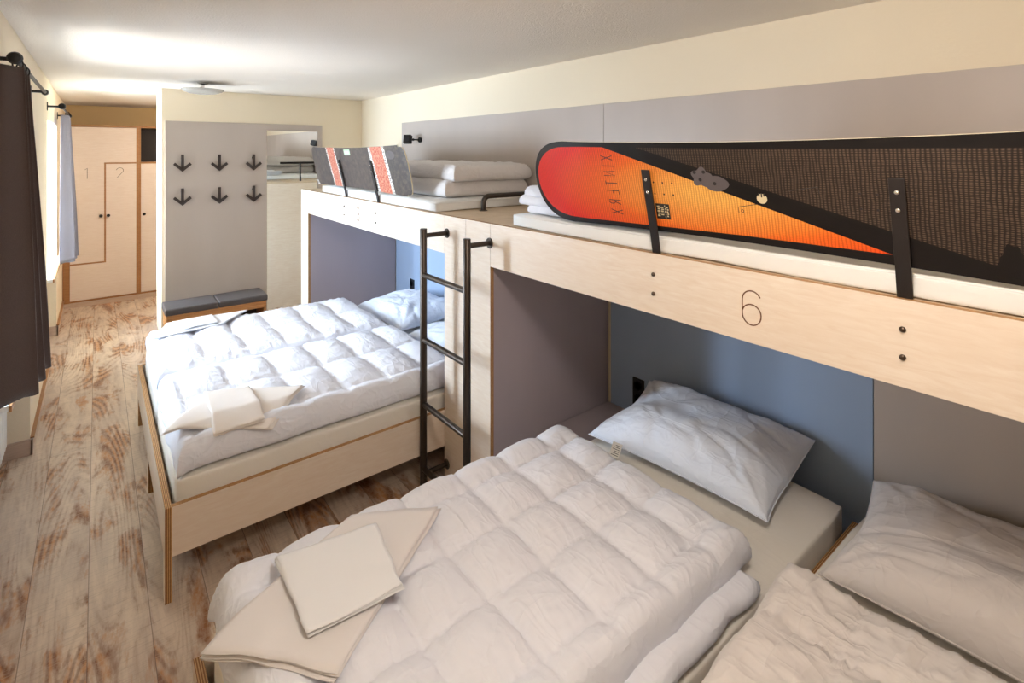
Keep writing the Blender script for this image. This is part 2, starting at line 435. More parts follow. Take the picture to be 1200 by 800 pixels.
GL = {  # single line numerals and letters, 1 high
    '1': [[(.15, .85), (.32, 1), (.32, 0)]],
    '2': [arc(.3, .74, .27, .26, 170, -30) + [(.05, 0), (.58, 0)]],
    '3': [arc(.27, .75, .25, .25, 150, -90, 12), arc(.27, .25, .29, .25, 90, -150, 12)],
    '4': [[(.45, 0), (.45, 1), (.02, .3), (.6, .3)]],
    '6': [arc(.3, .72, .28, .28, 25, 180, 10) + arc(.3, .3, .28, .3, 180, 360, 14)[0:] + arc(.3, .33, .28, .27, 0, 165, 12)],
    'X': [[(0, 0), (.6, 1)], [(0, 1), (.6, 0)]], 'I': [[(.1, 0), (.1, 1)]],
    'N': [[(0, 0), (0, 1), (.6, 0), (.6, 1)]], 'T': [[(0, 1), (.6, 1)], [(.3, 1), (.3, 0)]],
    'E': [[(.5, 1), (0, 1), (0, 0), (.5, 0)], [(0, .5), (.4, .5)]],
    'R': [[(0, 0), (0, 1), (.35, 1), (.5, .85), (.5, .65), (.35, .5), (0, .5)], [(.25, .5), (.55, 0)]],
}

# ================================================================== the room
CZ = 2.515; XW = 2.50; YP = 6.05; YE = 9.0; YN = -1.9
struct('floor', bx(-.95, 3.4, YN - .1, YE + .1, -.1, 0), 'floor')
struct('ceiling', bx(-.95, 3.4, YN - .1, YE + .1, CZ, CZ + .1), 'ceiling')
struct('wall_right', bx(XW, XW + .2, YN, YP + .5, 0, CZ), 'wall')
struct('wall_near', bx(-.9, XW, YN - .1, YN, 0, CZ), 'wall')
struct('wall_far', bx(-.9, 3.3, YE, YE + .1, 0, CZ), 'hall_wall')
struct('wall_hall', bx(2.7, 2.8, YP + .5, YE, 0, CZ), 'hall_wall')
struct('wall_partition', bx(.484, XW, YP, YP + .5, 0, CZ, bev=.004), 'wall')
# left wall: piers, lintels and thin niche backs with the window openings
XL = -.33; XN = -.72
N1 = (3.06, 4.44); N2 = (5.86, 7.15); SILL = .80; LINT = 2.17
b = nb()
for (y0, y1) in ((YN, N1[0]), (N1[1], N2[0]), (N2[1], YE)): box(b, XN - .2, XL, y0, y1, 0, CZ)
for (y0, y1) in (N1, N2):
    box(b, XN - .2, XL, y0, y1, LINT, CZ)
    box(b, XN - .2, XN, y0, y1, 0, SILL)
struct('wall_left', b, 'wall')
for i, (y0, y1) in enumerate((N1, N2)):
    w = thing('window_%d' % (i + 1), (XN - .06, (y0 + y1) / 2, SILL), None, None); w['kind'] = 'structure'
    b = nb(); x0, x1 = XN - .1, XN - .03; ym = (y0 + y1) / 2
    for (a, c, z0, z1) in ((y0, y1, SILL, SILL + .07), (y0, y1, LINT - .07, LINT), (y0, y0 + .07, SILL, LINT), (y1 - .07, y1, SILL, LINT), (ym - .05, ym + .05, SILL, LINT)):
        box(b, x0, x1, a, c, z0, z1, bev=.006)
    obj('window_frame', b, 'frame', w)
    for (a, c) in ((y0 + .07, ym - .05), (ym + .05, y1 - .07)):
        obj('pane', bx(XN - .07, XN - .06, a, c, SILL + .07, LINT - .07), 'glass', w)
    h = nb(); lathe(h, [(.001, 0), (.014, 0), (.014, .02), (.001, .02)], (XN - .03, ym, 1.4), 'X'); box(h, XN - .012, XN, ym - .01, ym + .01, 1.3, 1.41, bev=.004)
    obj('handle', h, 'chrome', w)
    sb = nb(); box(sb, XN - .02, XL + .035, y0 + .001, y1 - .001, SILL - .005, SILL + .02, bev=.004)
    box(sb, XL + .0355, XL + .045, y0 + .001, y1 - .001, SILL - .008, SILL + .018, mi=1)
    obj('window_sill', sb, ['frame', 'oak_trim'], w)
# baseboards
def skirt(name, segs):
    b = nb()
    for s in segs:
        box(b, *s, 0, .10, bev=.003)
    struct(name, b, 'skirting')
skirt('baseboard_left', [(XL, XL + .014, N1[1] - .014, N2[0] + .014), (XN + .1, XL + .014, N1[1] - .014, N1[1]), (XL, XL + .014, N2[1] - .014, 8.3),
                         (XN + .1, XL + .014, N2[1] - .014, N2[1]), (XL, XL + .014, YN, N1[0])])
skirt('baseboard_partition', [(.47, .484, YP - .014, YP + .514), (.484, XW, YP - .014, YP)])
# oak strip capping the skirting along the wall
b = nb(); box(b, XL, XL + .02, N1[1], N2[0], .10, .108); box(b, XL, XL + .02, N2[1], 8.28, .10, .108)
struct('trim_1', b, 'oak_trim')

# radiators in the niches
def radiator(y0, y1, label):
    xf = XL - .09; t = thing('radiator', (xf - .05, (y0 + y1) / 2, .12), label, 'radiator', None)
    b = nb(); box(b, xf - .09, xf - .012, y0, y1, .12, .70, bev=.01)
    k = int((y1 - y0) / .05)
    for i in range(k):
        yy = y0 + .025 + i * (y1 - y0 - .05) / (k - 1)
        box(b, xf - .014, xf, yy - .014, yy + .014, .15, .67, bev=.005)
    obj('radiator_body', b, 'radiator', t)
    v = nb(); tube(v, [(xf - .05, y1, .62), (xf - .05, y1 + .04, .62)], .01); lathe(v, [(.001, 0), (.02, 0), (.022, .03), (.016, .06), (.001, .06)], (xf - .05, y1 + .04, .62), 'X')
    obj('radiator_valve', v, 'chrome', t)
    for yy in (y0 + .1, y1 - .1): obj('foot', bx(xf - .07, xf - .03, yy - .02, yy + .02, 0, .12), 'radiator', t)
radiator(3.2, 4.30, 'white ribbed radiator in the niche behind the dark near curtain')
radiator(5.98, 7.0, 'white radiator below the far window beside the wardrobe')

# wall panels behind the upper bunks and behind the lower beds
XB = 2.484
def panel(y0, y1, z0, z1, m, label, th=.014):
    tag(obj('wall_panel', bx(XW - th, XW + .0, y0, y1, z0, z1, bev=.0015), m), label, 'wall panel')
panel(2.199, 4.97, 1.54, 2.20, 'laminate', 'grey wall panel behind the far upper bunk, with the reading lamp')
panel(-1.7, 2.196, 1.54, 2.20, 'laminate', 'long grey wall panel behind the large orange snowboard')
panel(.747, 2.14, .02, 1.50, 'laminate_daylit', 'grey wall panel with blue daylight in its colour behind the near white pillow, with a black socket')
panel(-1.47, .744, .02, 1.50, 'laminate', 'grey-brown wall panel behind the pillow at the right edge')
panel(2.62, 5.10, .02, 1.50, 'laminate_daylit', 'grey wall panel with blue daylight in its colour behind the far double bed, beside its socket')

# ================================================================== bunk frames
XF = 1.578
def bolt(parent, y, z, r=.0075):
    b = nb(); lathe(b, [(r, 0), (r, -.003), (r * .7, -.006), (.0005, -.006)], (XF, y, z), 'X', 14)
    obj('bolt', b, 'bolt', parent, smooth=True)
def numeral(parent, ch, y, z, h, m, wscale=1.0, lw=.0035):
    b = nb()
    stroke(b, [[(p[0] * h * wscale, p[1] * h) for p in path] for path in GL[ch]], lambda p, k: (XF - k, y + .3 * h * wscale - p[0], z - h / 2 + p[1]), lw, .0008)
    obj('numeral', b, m, parent)
def guard(parent, y, w=.034):
    """flat steel bar leaning into the room that holds the snowboard"""
    b = nb(); t = .006
    z = [1.33, 1.53, 1.60, 1.835]; x = [1.60, 1.60, 1.5945 - .008, 1.5945 - .008 - .2333 * .235]
    A = []
    for i in range(4):
        A.append([b.verts.new(p) for p in ((x[i], y - w / 2, z[i]), (x[i], y + w / 2, z[i]), (x[i] - t, y + w / 2, z[i]), (x[i] - t, y - w / 2, z[i]))])
    for i in range(3):
        for k in range(4): b.faces.new((A[i][k], A[i][(k + 1) % 4], A[i + 1][(k + 1) % 4], A[i + 1][k]))
    b.faces.new(A[0]); b.faces.new(A[3])
    o = obj('guard_bracket', b, 'bracket', parent, bevel=.0015)
    for zz in (1.755, 1.80):
        xx = 1.5865 - .2333 * (zz - 1.6) - t
        s = nb(); lathe(s, [(.006, 0), (.006, -.002), (.003, -.0035), (.0005, -.0035)], (xx, y + .001, zz), 'X', 12)
        obj('screw', s, 'chrome', o, smooth=True)
    for zz in (1.385, 1.455): bolt(parent, y, zz)
def end_box(parent, y0, y1, facing_lo, facing_hi):
    b = nb()
    box(b, XF, XF + .022, y0, y1, 0, 1.53, edge='X')                    # front board
    box(b, XF + .022, XW - .014, y0, y0 + .022, 0, 1.508)               # sides
    box(b, XF + .022, XW - .014, y1 - .022, y1, 0, 1.508)
    for f in b.faces:
        c = f.calc_center_median()
        if c.x > XF + .03:
            f.material_index = 2 if ((facing_lo and c.y < y0 + .001) or (facing_hi and c.y > y1 - .001)) else 0
    obj('end_post', b, ['birch', 'edgeX', 'mauve'], parent)
def bunk(y_lo, y_hi, posts, num, num_y, num_mat, guards, label, fas):
    t = thing('bunk_bed', (2.0, (y_lo + y_hi) / 2, 0), label, 'bunk bed')
    for p in posts: end_box(t, *p)
    obj('fascia', bx(XF, XF + .022, fas[0], fas[1], 1.31, 1.53, edge='X'), ['birch', 'edgeX'], t)
    obj('platform', bx(XF + .022, XW - .014, y_lo, y_hi, 1.508, 1.53), ['top_ply', 'edgeZ'], t)
    numeral(t, num, num_y, 1.418, .105, num_mat, lw=.008 if num == '3' else .0038)
    for g in guards: guard(t, g)
    return t
b3 = bunk(2.388, 5.33, [(2.388, 2.610, False, True), (5.11, 5.33, True, False)], '3', 3.89, 'ink', (4.18, 3.56),
          'birch bunk frame numbered 3 over the far double bed', (2.611, 5.109))
b6 = bunk(-1.7, 2.386, [(2.16, 2.386, True, False), (-1.7, -1.48, False, True)], '6', .795, 'ink', (1.157, .41),
          'birch bunk frame numbered 6 over the near beds', (-1.479, 2.158))
# the camera side end of the bunk carries a grab handle, and the far end a safety rail
b = nb(); pts = [(1.89, 2.66, 1.53), (1.89, 2.66, 1.575)] + [(1.89 + .045 * (1 - math.cos(a)), 2.66, 1.575 + .045 * math.sin(a)) for a in [PI / 2 * k / 6 for k in range(1, 7)]]
q = [(4.18 - p[0], p[1], p[2]) for p in reversed(pts)]
tube(b, pts + q, .016, 14); lathe(b, [(.026, 0), (.026, .004), (.016, .004)], (1.89, 2.66, 1.53)); lathe(b, [(.026, 0), (.026, .004), (.016, .004)], (2.29, 2.66, 1.53))
obj('grab_handle', b, 'steel', b3, smooth='auto')
b = nb(); tube(b, [(1.76, 5.29, 1.76), (2.485, 5.29, 1.76)], .013, 12); tube(b, [(2.0, 5.29, 1.53), (2.0, 5.29, 1.755)], .011, 12)
obj('end_rail', b, 'black', b3)

# ladder
t = thing('bunk_ladder', (1.428, 2.38, 0), 'blackened steel ladder on the post between the two bunks', 'ladder')
LX = 1.428
for y in (2.588, 2.15):
    b = nb(); tube(b, [(LX, y, 0.0), (LX, y, 1.467), (LX, y, 1.47)], [.0198, .0198, .0175], 16)
    obj('rail', b, 'steel', t, smooth='auto')
for z in (1.21, .85, .49, .13):
    b = nb(); tube(b, [(LX, 2.59, z), (LX, 2.148, z)], .0155, 14); obj('rung', b, 'steel', t, smooth='auto')
for (y, z) in ((2.582, 1.43), (2.165, 1.43), (2.582, .10), (2.165, .10)):
    b = nb(); tube(b, [(LX, y, z), (XF - .004, y, z)], .0135, 14); lathe(b, [(.0001, -.006), (.026, -.006), (.028, -.003), (.028, 0), (.0001, 0)], (XF, y, z), 'X', 20)
    obj('standoff', b, 'steel', t, smooth='auto')

# ================================================================== lower bed frames
def bed_frame(y0, y1, mid, label):
    """y0..y1 outside of the frame; footboard at the room side"""
    t = thing('double_bed', (1.3, (y0 + y1) / 2, 0), label, 'bed')
    X0, X1 = .221, .246
    b = nb()
    obj('footboard', bx(X0, X1, y0, y1, .19, .40, edge='X'), ['birch', 'edgeX'], t)
    for y in [y0, (y0 + y1) / 2 - .035, y1 - .07]:
        obj('leg', bx(X0, X1, y, y + .07, 0, .19, edge='X'), ['birch', 'edgeX'], t)
    for y in (y0, y1 - .025):
        obj('side_board', bx(X1, 2.40, y, y + .025, .19, .40, edge='Y'), ['birch', 'edgeY'], t)
    if mid: obj('centre_board', bx(X1, 2.40, mid - .012, mid + .012, .19, .40, edge='Y'), ['birch', 'edgeY'], t)
    obj('slat_base', bx(X1 + .001, 2.399, y0 + .026, y1 - .026, .30, .318), ['top_ply', 'edgeZ'], t)
    return t
bed_frame(2.612, 4.50, None, 'birch double bed frame under bunk 3, with plywood edges')
bed_frame(-.22, 1.79, .778, 'birch double bed frame under bunk 6, mostly covered by bedding')

# shelf beside the near bed head
tag(obj('bedside_shelf', bx(1.95, XW - .016, 1.80, 2.156, .33, .35, edge='Z'), ['mauve', 'edgeZ']), 'low grey shelf in the corner between the near mattress and the post', 'shelf')
tag(obj('bedside_shelf', bx(2.36, XW - .016, 2.64, 4.48, .40, .42, edge='Z'), ['mauve', 'edgeZ']), 'narrow shelf behind the pillows of the far double bed', 'shelf')
# support of the shelf
def mattress(x0, x1, y0, y1, z0, z1, m, label, group=None, sag=.006):
    b = nb()
    r = .028 if z1 - z0 > .1 else .012
    box(b, x0, x1, y0, y1, z0, z1)
    bmesh.ops.subdivide_edges(b, edges=b.edges[:], cuts=14, use_grid_fill=True)
    bmesh.ops.remove_doubles(b, verts=b.verts, dist=1e-5)
    for v in b.verts:
        c = v.co
        # rounded corners and edges
        ix = min(max(c.x, x0 + r), x1 - r); iy = min(max(c.y, y0 + r), y1 - r); iz = min(max(c.z, z0 + r), z1 - r)
        d = Vector((c.x - ix, c.y - iy, c.z - iz))
        # snap outside verts on to a rounded box
        if d.length > r: d = d.normalized() * r
        n = noise.noise(Vector((c.x * 6, c.y * 6, c.z * 9)))
        v.co = Vector((ix, iy, iz)) + d + Vector((0, 0, n * .004 - (sag if c.z > z1 - .01 else 0)))
        if c.z < z0 + .01: v.co.z = max(v.co.z, z0)
    return tag(obj('mattress', b, m, smooth=True), label, 'mattress', group)
mattress(.262, 2.30, 2.642, 3.545, .32, .50, 'mattress', 'cream mattress at the near side of the far double bed')
mattress(.262, 2.30, 3.56, 4.47, .32, .50, 'mattress_white', 'white mattress at the far side of the far double bed')
mattress(.262, 2.33, .795, 1.755, .32, .50, 'mattress', 'cream mattress under the quilted duvet in the foreground')
mattress(.262, 2.33, -.19, .735, .32, .50, 'mattress', 'cream mattress in the bottom right corner')
mattress(1.604, 2.475, .02, 2.01, 1.531, 1.60, 'mattress_white', 'thin mattress on top of bunk 6 behind the orange snowboard')
mattress(1.604, 2.475, 2.76, 4.80, 1.531, 1.60, 'mattress_white', 'thin mattress on top of bunk 3')

# ================================================================== bedding
def axis_samples(a, b, step, rim=(0, .002, .006, .012, .02, .03, .042)):
    out = [a + r for r in rim]; x0 = a + rim[-1]; x1 = b - rim[-1]
    n = max(2, int((x1 - x0) / step)); out += [x0 + (x1 - x0) * i / n for i in range(1, n)]
    out += [b - r for r in reversed(rim)]
    return out
def slab(b, x0, x1, y0, y1, z0, T, seams, seed, puff=.03, r=.05, wr=.004, warp=.012, drop=None, step=.013, xf=None, floor=None):
    """a soft closed quilt layer. seams=(x origin, x pitch, y origin, y pitch)"""
    sx, cx, sy, cy = seams
    X = axis_samples(x0, x1, step); Y = axis_samples(y0, y1, step)
    zm = z0 + T * .32
    so = Vector((seed * 3.1, seed * 1.7, seed))
    top = []; bot = []
    for x in X:
        rt = []; rb = []
        for y in Y:
            d = min(x - x0, x1 - x, y - y0, y1 - y)
            f = math.sqrt(max(0, 1 - (1 - min(d / r, 1)) ** 2))
            p = Vector((x, y, 0))
            w1 = noise.noise(p * 3.1 + so); w2 = noise.noise(p * 3.1 + so + Vector((9, 4, 2)))
            xx, yy = x + w1 * warp * 1.3, y + w2 * warp * 1.3
            ax = abs(math.sin(PI * (xx - sx) / cx)); ay = abs(math.sin(PI * (yy - sy) / cy))
            pf = (ax ** .42) * (ay ** .42)
            # puckers run away from the seams
            dx = abs(((xx - sx) / cx + .5) % 1 - .5) * cx; dy = abs(((yy - sy) / cy + .5) % 1 - .5) * cy
            ex = math.exp(-dx / .035); ey = math.exp(-dy / .035)
            pk = ex * noise.noise(Vector((x * 9, y * 62, 3)) + so) + ey * noise.noise(Vector((x * 62, y * 9, 7)) + so)
            g = noise.noise(p * 11 + so) * .6 + noise.noise(p * 23 + so) * .4
            rd = 1 - abs(noise.noise(Vector((x * 7 + y * 5, (y * 7 - x * 3) * 2.2, 1)) + so)) * 2
            h = T - zm + z0 + puff * (pf - .62) * min(1, .3 + d / .16) + wr * (pk * 1.9 + g * .7 + max(0, rd) ** 4 * .7)
            dz = drop(x, y) if drop else 0
            e = (1 - min(d / .05, 1))
            ox = noise.noise(Vector((y * 9, 5, 1)) + so) * .012 * e; oy = noise.noise(Vector((x * 9, 2, 8)) + so) * .012 * e
            zt = zm + h * f + dz; zb = zm - (zm - z0) * f + dz
            if floor is not None:
                fl = floor(x, y)
                zb = max(zb, fl); zt = max(zt, zb + .002)
            rt.append((x + ox, y + oy, zt)); rb.append((x + ox, y + oy, min(zb, zt)))
        top.append(rt); bot.append(rb)
    nX, nY = len(X), len(Y)
    xf = xf or (lambda p: p)
    TV = [[b.verts.new(xf(top[i][j])) for j in range(nY)] for i in range(nX)]
    BV = [[TV[i][j] if i in (0, nX - 1) or j in (0, nY - 1) else b.verts.new(xf(bot[i][j])) for j in range(nY)] for i in range(nX)]
    for i in range(nX - 1):
        for j in range(nY - 1):
            b.faces.new((TV[i][j], TV[i + 1][j], TV[i + 1][j + 1], TV[i][j + 1]))
            try: b.faces.new((BV[i][j], BV[i][j + 1], BV[i + 1][j + 1], BV[i + 1][j]))
            except ValueError: pass
    return b
def rotz(cx, cy, ang, sk=0):
    c, s = math.cos(ang), math.sin(ang)
    return lambda p: (cx + (p[0] - cx) * c - (p[1] - cy) * s + sk * (p[1] - cy), cy + (p[0] - cx) * s + (p[1] - cy) * c, p[2])

# near quilted duvet (folded in two, lower layer peeping out at the right)
SM = (1.52, .216, 1.19, .222)
b = nb()
slab(b, .30, 1.64, 0.795, 1.68, .497, .055, (1.5, .216, 1.15, .222), 3, .012, .027, .004, step=.022)
drA = lambda x, y: -.10 * max(0, (y - 1.70) / .1) ** 2 * .5 - .05 * max(0, (.34 - x) / .12) ** 2
slab(b, .255, 1.70, .86, 1.80, .520, .125, SM, 1, .046, .05, .0050, drop=drA, step=.0105, xf=rotz(1, 1.3, -.01))
tag(obj('duvet', b, 'duvet', smooth=True), 'white quilted duvet with square stitching, in the foreground', 'duvet')
# right hand duvet at the bottom edge
b = nb()
slab(b, .26, 1.66, -.14, .73, .50, .17, (1.42, .34, .50, .34), 8, .034, .06, .014, step=.0115, xf=rotz(1.5, .7, .06))
tag(obj('duvet', b, 'duvet_warm', smooth=True), 'crumpled off-white duvet cut off by the bottom right edge', 'duvet')
# far double bed duvets
dr3 = lambda x, y: -.10 * max(0, (2.72 - y) / .1) ** 2 * .35 - .04 * max(0, (.34 - x) / .1) ** 2
b = nb()
slab(b, .262, 1.72, 2.655, 3.59, .497, .140, (1.52, .235, 3.16, .40), 12, .046, .055, .006, drop=dr3, step=.013)
tag(obj('duvet', b, 'duvet', smooth=True), 'near white duvet on the far double bed, stitched in wide bands', 'duvet')
b = nb()
slab(b, .262, 1.70, 3.605, 4.49, .497, .150, (1.46, .235, 4.04, .40), 15, .048, .055, .006, step=.013)
tag(obj('duvet', b, 'duvet', smooth=True), 'far white duvet on the far double bed, next to the bench', 'duvet')
# upper bunk duvets
b = nb()
slab(b, 1.76, 2.46, 2.90, 4.35, 1.597, .115, (1.9, .3, 3.3, .3), 17, .02, .055, .006, step=.018)
slab(b, 1.80, 2.465, 2.86, 4.40, 1.70, .115, (1.95, .3, 3.2, .3), 18, .024, .055, .007, step=.018)
tag(obj('duvet', b, 'duvet_warm', smooth=True), 'folded duvet lying on top of bunk 3 below the reading lamp', 'duvet')
b = nb()
slab(b, 1.66, 2.25, 1.15, 1.96, 1.597, .05, (1.9, .3, 1.6, .3), 21, .012, .025, .004, step=.02)
slab(b, 1.65, 2.27, 1.15, 2.01, 1.635, .05, (1.9, .3, 1.6, .3), 22, .012, .025, .004, step=.02)
slab(b, 1.665, 2.28, 1.13, 1.99, 1.675, .055, (1.9, .3, 1.5, .3), 23, .012, .027, .004, step=.02)
tag(obj('duvet', b, 'duvet', smooth=True), 'folded white duvet on bunk 6 showing past the nose of the orange snowboard', 'duvet')

def pillow(cx, cy, z0, L, Wd, T, rot, m, label, seed, tilt=0, roll=0, n=60, lift=None, name='pillow', cat='pillow', pinch=.09):
    """long side along local y"""
    b = nb(); so = Vector((seed * 2.3, seed, seed * .7)); top = {}; bot = {}
    Mx = Matrix.Translation((cx, cy, z0)) @ Matrix.Rotation(rot, 4, 'Z') @ Matrix.Rotation(tilt, 4, 'Y') @ Matrix.Rotation(roll, 4, 'X')
    def sg(k): 
        t = -1 + 2 * k / n; return math.sin(t * PI / 2) * .35 + t * .65
    for i in range(n + 1):
        for j in range(n + 1):
            u, v = sg(i), sg(j)
            x = Wd / 2 * u * (1 - pinch * (1 - v * v)); y = L / 2 * v * (1 - pinch * .7 * (1 - u * u))
            f = (max(0, 1 - abs(u) ** 2.6) * max(0, 1 - abs(v) ** 2.6)) ** .5
            p = Vector((x, y, 0))
            wr = 0
            for (a, c) in ((-1, -1), (-1, 1), (1, -1), (1, 1)):
                dx, dy = x - a * Wd / 2, y - c * L / 2; rr = math.hypot(dx, dy); th = math.atan2(dy, dx)
                wr += math.exp(-rr / .16) * noise.noise(Vector((th * 5.5, rr * 4, seed + a + 3 * c))) * min(1, rr / .05)
            e1 = math.exp(-(1 - abs(u)) * Wd / 2 / .05) * noise.noise(Vector((0, y * 34, a)) + so)
            e2 = math.exp(-(1 - abs(v)) * L / 2 / .05) * noise.noise(Vector((x * 34, 0, c)) + so)
            g = noise.noise(p * 5 + so) * .020 + noise.noise(p * 12 + so) * .007
            cr = max(0, 1 - abs(noise.noise(Vector((x * 6 + y * 3, y * 4 - x * 6, 2)) + so)) * 3.2) ** 2 * .009
            h = T * f + (wr * .030 + (e1 + e2) * .010 + g - cr) * min(1, f * 1.6)
            h2 = T * .28 * f
            li = lift(u, v) if lift else 0
            top[i, j] = Mx @ Vector((x, y, max(h, .0) + T * .28 + li)); bot[i, j] = Mx @ Vector((x, y, T * .28 - h2 + li))
    TV = {k: b.verts.new(p) for k, p in top.items()}
    BV = {k: (TV[k] if k[0] in (0, n) or k[1] in (0, n) else b.verts.new(p)) for k, p in bot.items()}
    for i in range(n):
        for j in range(n):
            b.faces.new((TV[i, j], TV[i + 1, j], TV[i + 1, j + 1], TV[i, j + 1]))
            b.faces.new((BV[i, j], BV[i, j + 1], BV[i + 1, j + 1], BV[i + 1, j]))
    # piped seam
    rim = [TV[i, 0].co.copy() for i in range(n)] + [TV[n, j].co.copy() for j in range(n)] + [TV[i, n].co.copy() for i in range(n, 0, -1)] + [TV[0, j].co.copy() for j in range(n, 0, -1)]
    tube(b, rim + [rim[0]], .0028, 6, caps=False)
    if label is None: return b
    return tag(obj(name, b, m, smooth=True), label, cat)
pA = pillow(2.15, 1.34, .505, .82, .54, .145, .09, 'pillow', 'white pillow with a care label, against the grey panel tinted with blue daylight', 4, lift=lambda u, v: .09 * max(0, u) ** 1.5)
lab = nb(); box(lab, -.0006, .0006, -.022, .022, -.032, .032)
bmesh.ops.transform(lab, matrix=Matrix.Translation((1.838, 1.552, .548)) @ Matrix.Rotation(.62, 4, 'Z') @ Matrix.Rotation(.85, 4, 'Y') @ Matrix.Rotation(.25, 4, 'X'), verts=lab.verts)
ll = obj('care_label', lab, 'label', pA)
pl = nb()
for k in range(6): box(pl, -.0012, -.0004, -.016, .016 - (k % 3) * .005, -.024 + k * .0085, -.0215 + k * .0085)
bmesh.ops.transform(pl, matrix=Matrix.Translation((1.838, 1.552, .548)) @ Matrix.Rotation(.62, 4, 'Z') @ Matrix.Rotation(.85, 4, 'Y') @ Matrix.Rotation(.25, 4, 'X'), verts=pl.verts)
obj('label_print', pl, 'label_ink', ll)
pillow(2.10, .27, .505, .86, .56, .155, .03, 'pillow_warm', 'off-white pillow at the right edge of the picture', 9, lift=lambda u, v: .07 * max(0, u) ** 1.5)
pillow(2.08, 4.02, .505, .80, .62, .13, .06, 'pillow', 'white pillow at the far side of the far double bed', 6, lift=lambda u, v: .03 * max(0, u))
pillow(2.08, 3.10, .505, .80, .60, .12, -.04, 'pillow', 'white pillow mostly hidden behind the ladder and the post', 12, lift=lambda u, v: .03 * max(0, u))

def sheet(quad, z, layers, m, label, seed, t=.0055, drop=None, name='folded_sheet', n=26, jit=.007, wave=.004):
    """a stack of flat folded cloth layers over a four cornered outline (fold along edge 0-1)"""
    b = nb(); so = Vector((seed, seed * 2, 0))
    P = [Vector((*q, 0)) for q in quad]
    for L in range(layers):
        j = [Vector((R.uniform(-jit, jit), R.uniform(-jit, jit), 0)) for _ in range(4)]
        Q = [P[k] + j[k] for k in range(4)]
        zz = z + L * t
        def pt(u, v): return Q[0].lerp(Q[1], u).lerp(Q[3].lerp(Q[2], u), v)
        G = [[[], []] for _ in range(n + 1)]
        for i in range(n + 1):
            for k in range(n + 1):
                u, v = i / n, k / n
                p = pt(u, v)
                e = min(u, 1 - u, v, 1 - v) * n
                c = Vector((noise.noise(Vector((v * 4, L * .3, 1)) + so), noise.noise(Vector((u * 4, L * .3, 5)) + so), 0)) * .006
                p = p + c
                w = noise.noise(Vector((p.x * 5, p.y * 5, 0)) + so) * wave + noise.noise(Vector((p.x * 16, p.y * 16, 0)) + so) * wave * .35
                dz = (drop(p.x, p.y) if drop else 0) + w
                th = t * (.46 if e >= 1 else .12)
                G[i][0].append(b.verts.new((p.x, p.y, zz + t / 2 + th + dz))); G[i][1].append(b.verts.new((p.x, p.y, zz + t / 2 - th + dz)))
        for i in range(n):
            for k in range(n):
                b.faces.new((G[i][0][k], G[i + 1][0][k], G[i + 1][0][k + 1], G[i][0][k + 1]))
                b.faces.new((G[i][1][k], G[i][1][k + 1], G[i + 1][1][k + 1], G[i + 1][1][k]))
        ring = [(i, 0) for i in range(n)] + [(n, k) for k in range(n)] + [(i, n) for i in range(n, 0, -1)] + [(0, k) for k in range(n, 0, -1)]
        for a in range(len(ring)):
            (i, k), (i2, k2) = ring[a], ring[(a + 1) % len(ring)]
            b.faces.new((G[i][0][k], G[i][1][k], G[i2][1][k2], G[i2][0][k2]))
    return tag(obj(name, b, m, smooth=True), label, 'sheet')
dA = lambda x, y: -.35 * max(0, .30 - x) ** 1.2 - .5 * max(0, y - 1.70) ** 1.3
sheet([(.205, 1.50), (.675, 1.715), (.925, 1.565), (.44, 1.215)], .652, 4, 'sheet_pale', 'wide folded sheet at the foot of the foreground duvet, under a smaller one', 2, .006, drop=dA)
sheet([(.412, 1.66), (.70, 1.60), (.665, 1.315), (.415, 1.335)], .684, 3, 'sheet_white', 'small folded pillowcase on top of the wide folded sheet in the foreground', 3, .0045, drop=lambda x, y: -.25 * max(0, y - 1.62))
d3 = lambda x, y: -.45 * max(0, 2.78 - y) ** 1.1 - .3 * max(0, .30 - x)
sheet([(.225, 2.80), (.47, 3.08), (.86, 2.86), (.64, 2.62)], .648, 2, 'sheet', 'wide cream folded sheet on the near foot corner of the far double bed', 7, .006, drop=d3)
sheet([(.43, 3.05), (.62, 2.98), (.62, 2.66), (.415, 2.66)], .664, 3, 'sheet', 'small cream pillowcase on the folded sheet of the far double bed', 8, .005, drop=d3)
sheet([(.28, 4.15), (.40, 4.47), (.92, 4.46), (.70, 4.20)], .662, 2, 'sheet_white', 'wide white folded sheet at the foot of the far duvet near the bench', 9, .006)
sheet([(.42, 4.42), (.68, 4.44), (.68, 4.22), (.46, 4.20)], .678, 2, 'sheet_white', 'small white pillowcase on the folded sheet near the bench', 10, .005)
sheet([(1.63, 4.98), (1.90, 4.94), (1.88, 4.45), (1.63, 4.50)], 1.602, 5, 'sheet_white', 'white folded sheet under the nose of the striped snowboard', 13, .009, jit=.015, wave=.012,
      drop=lambda x, y: -.0)

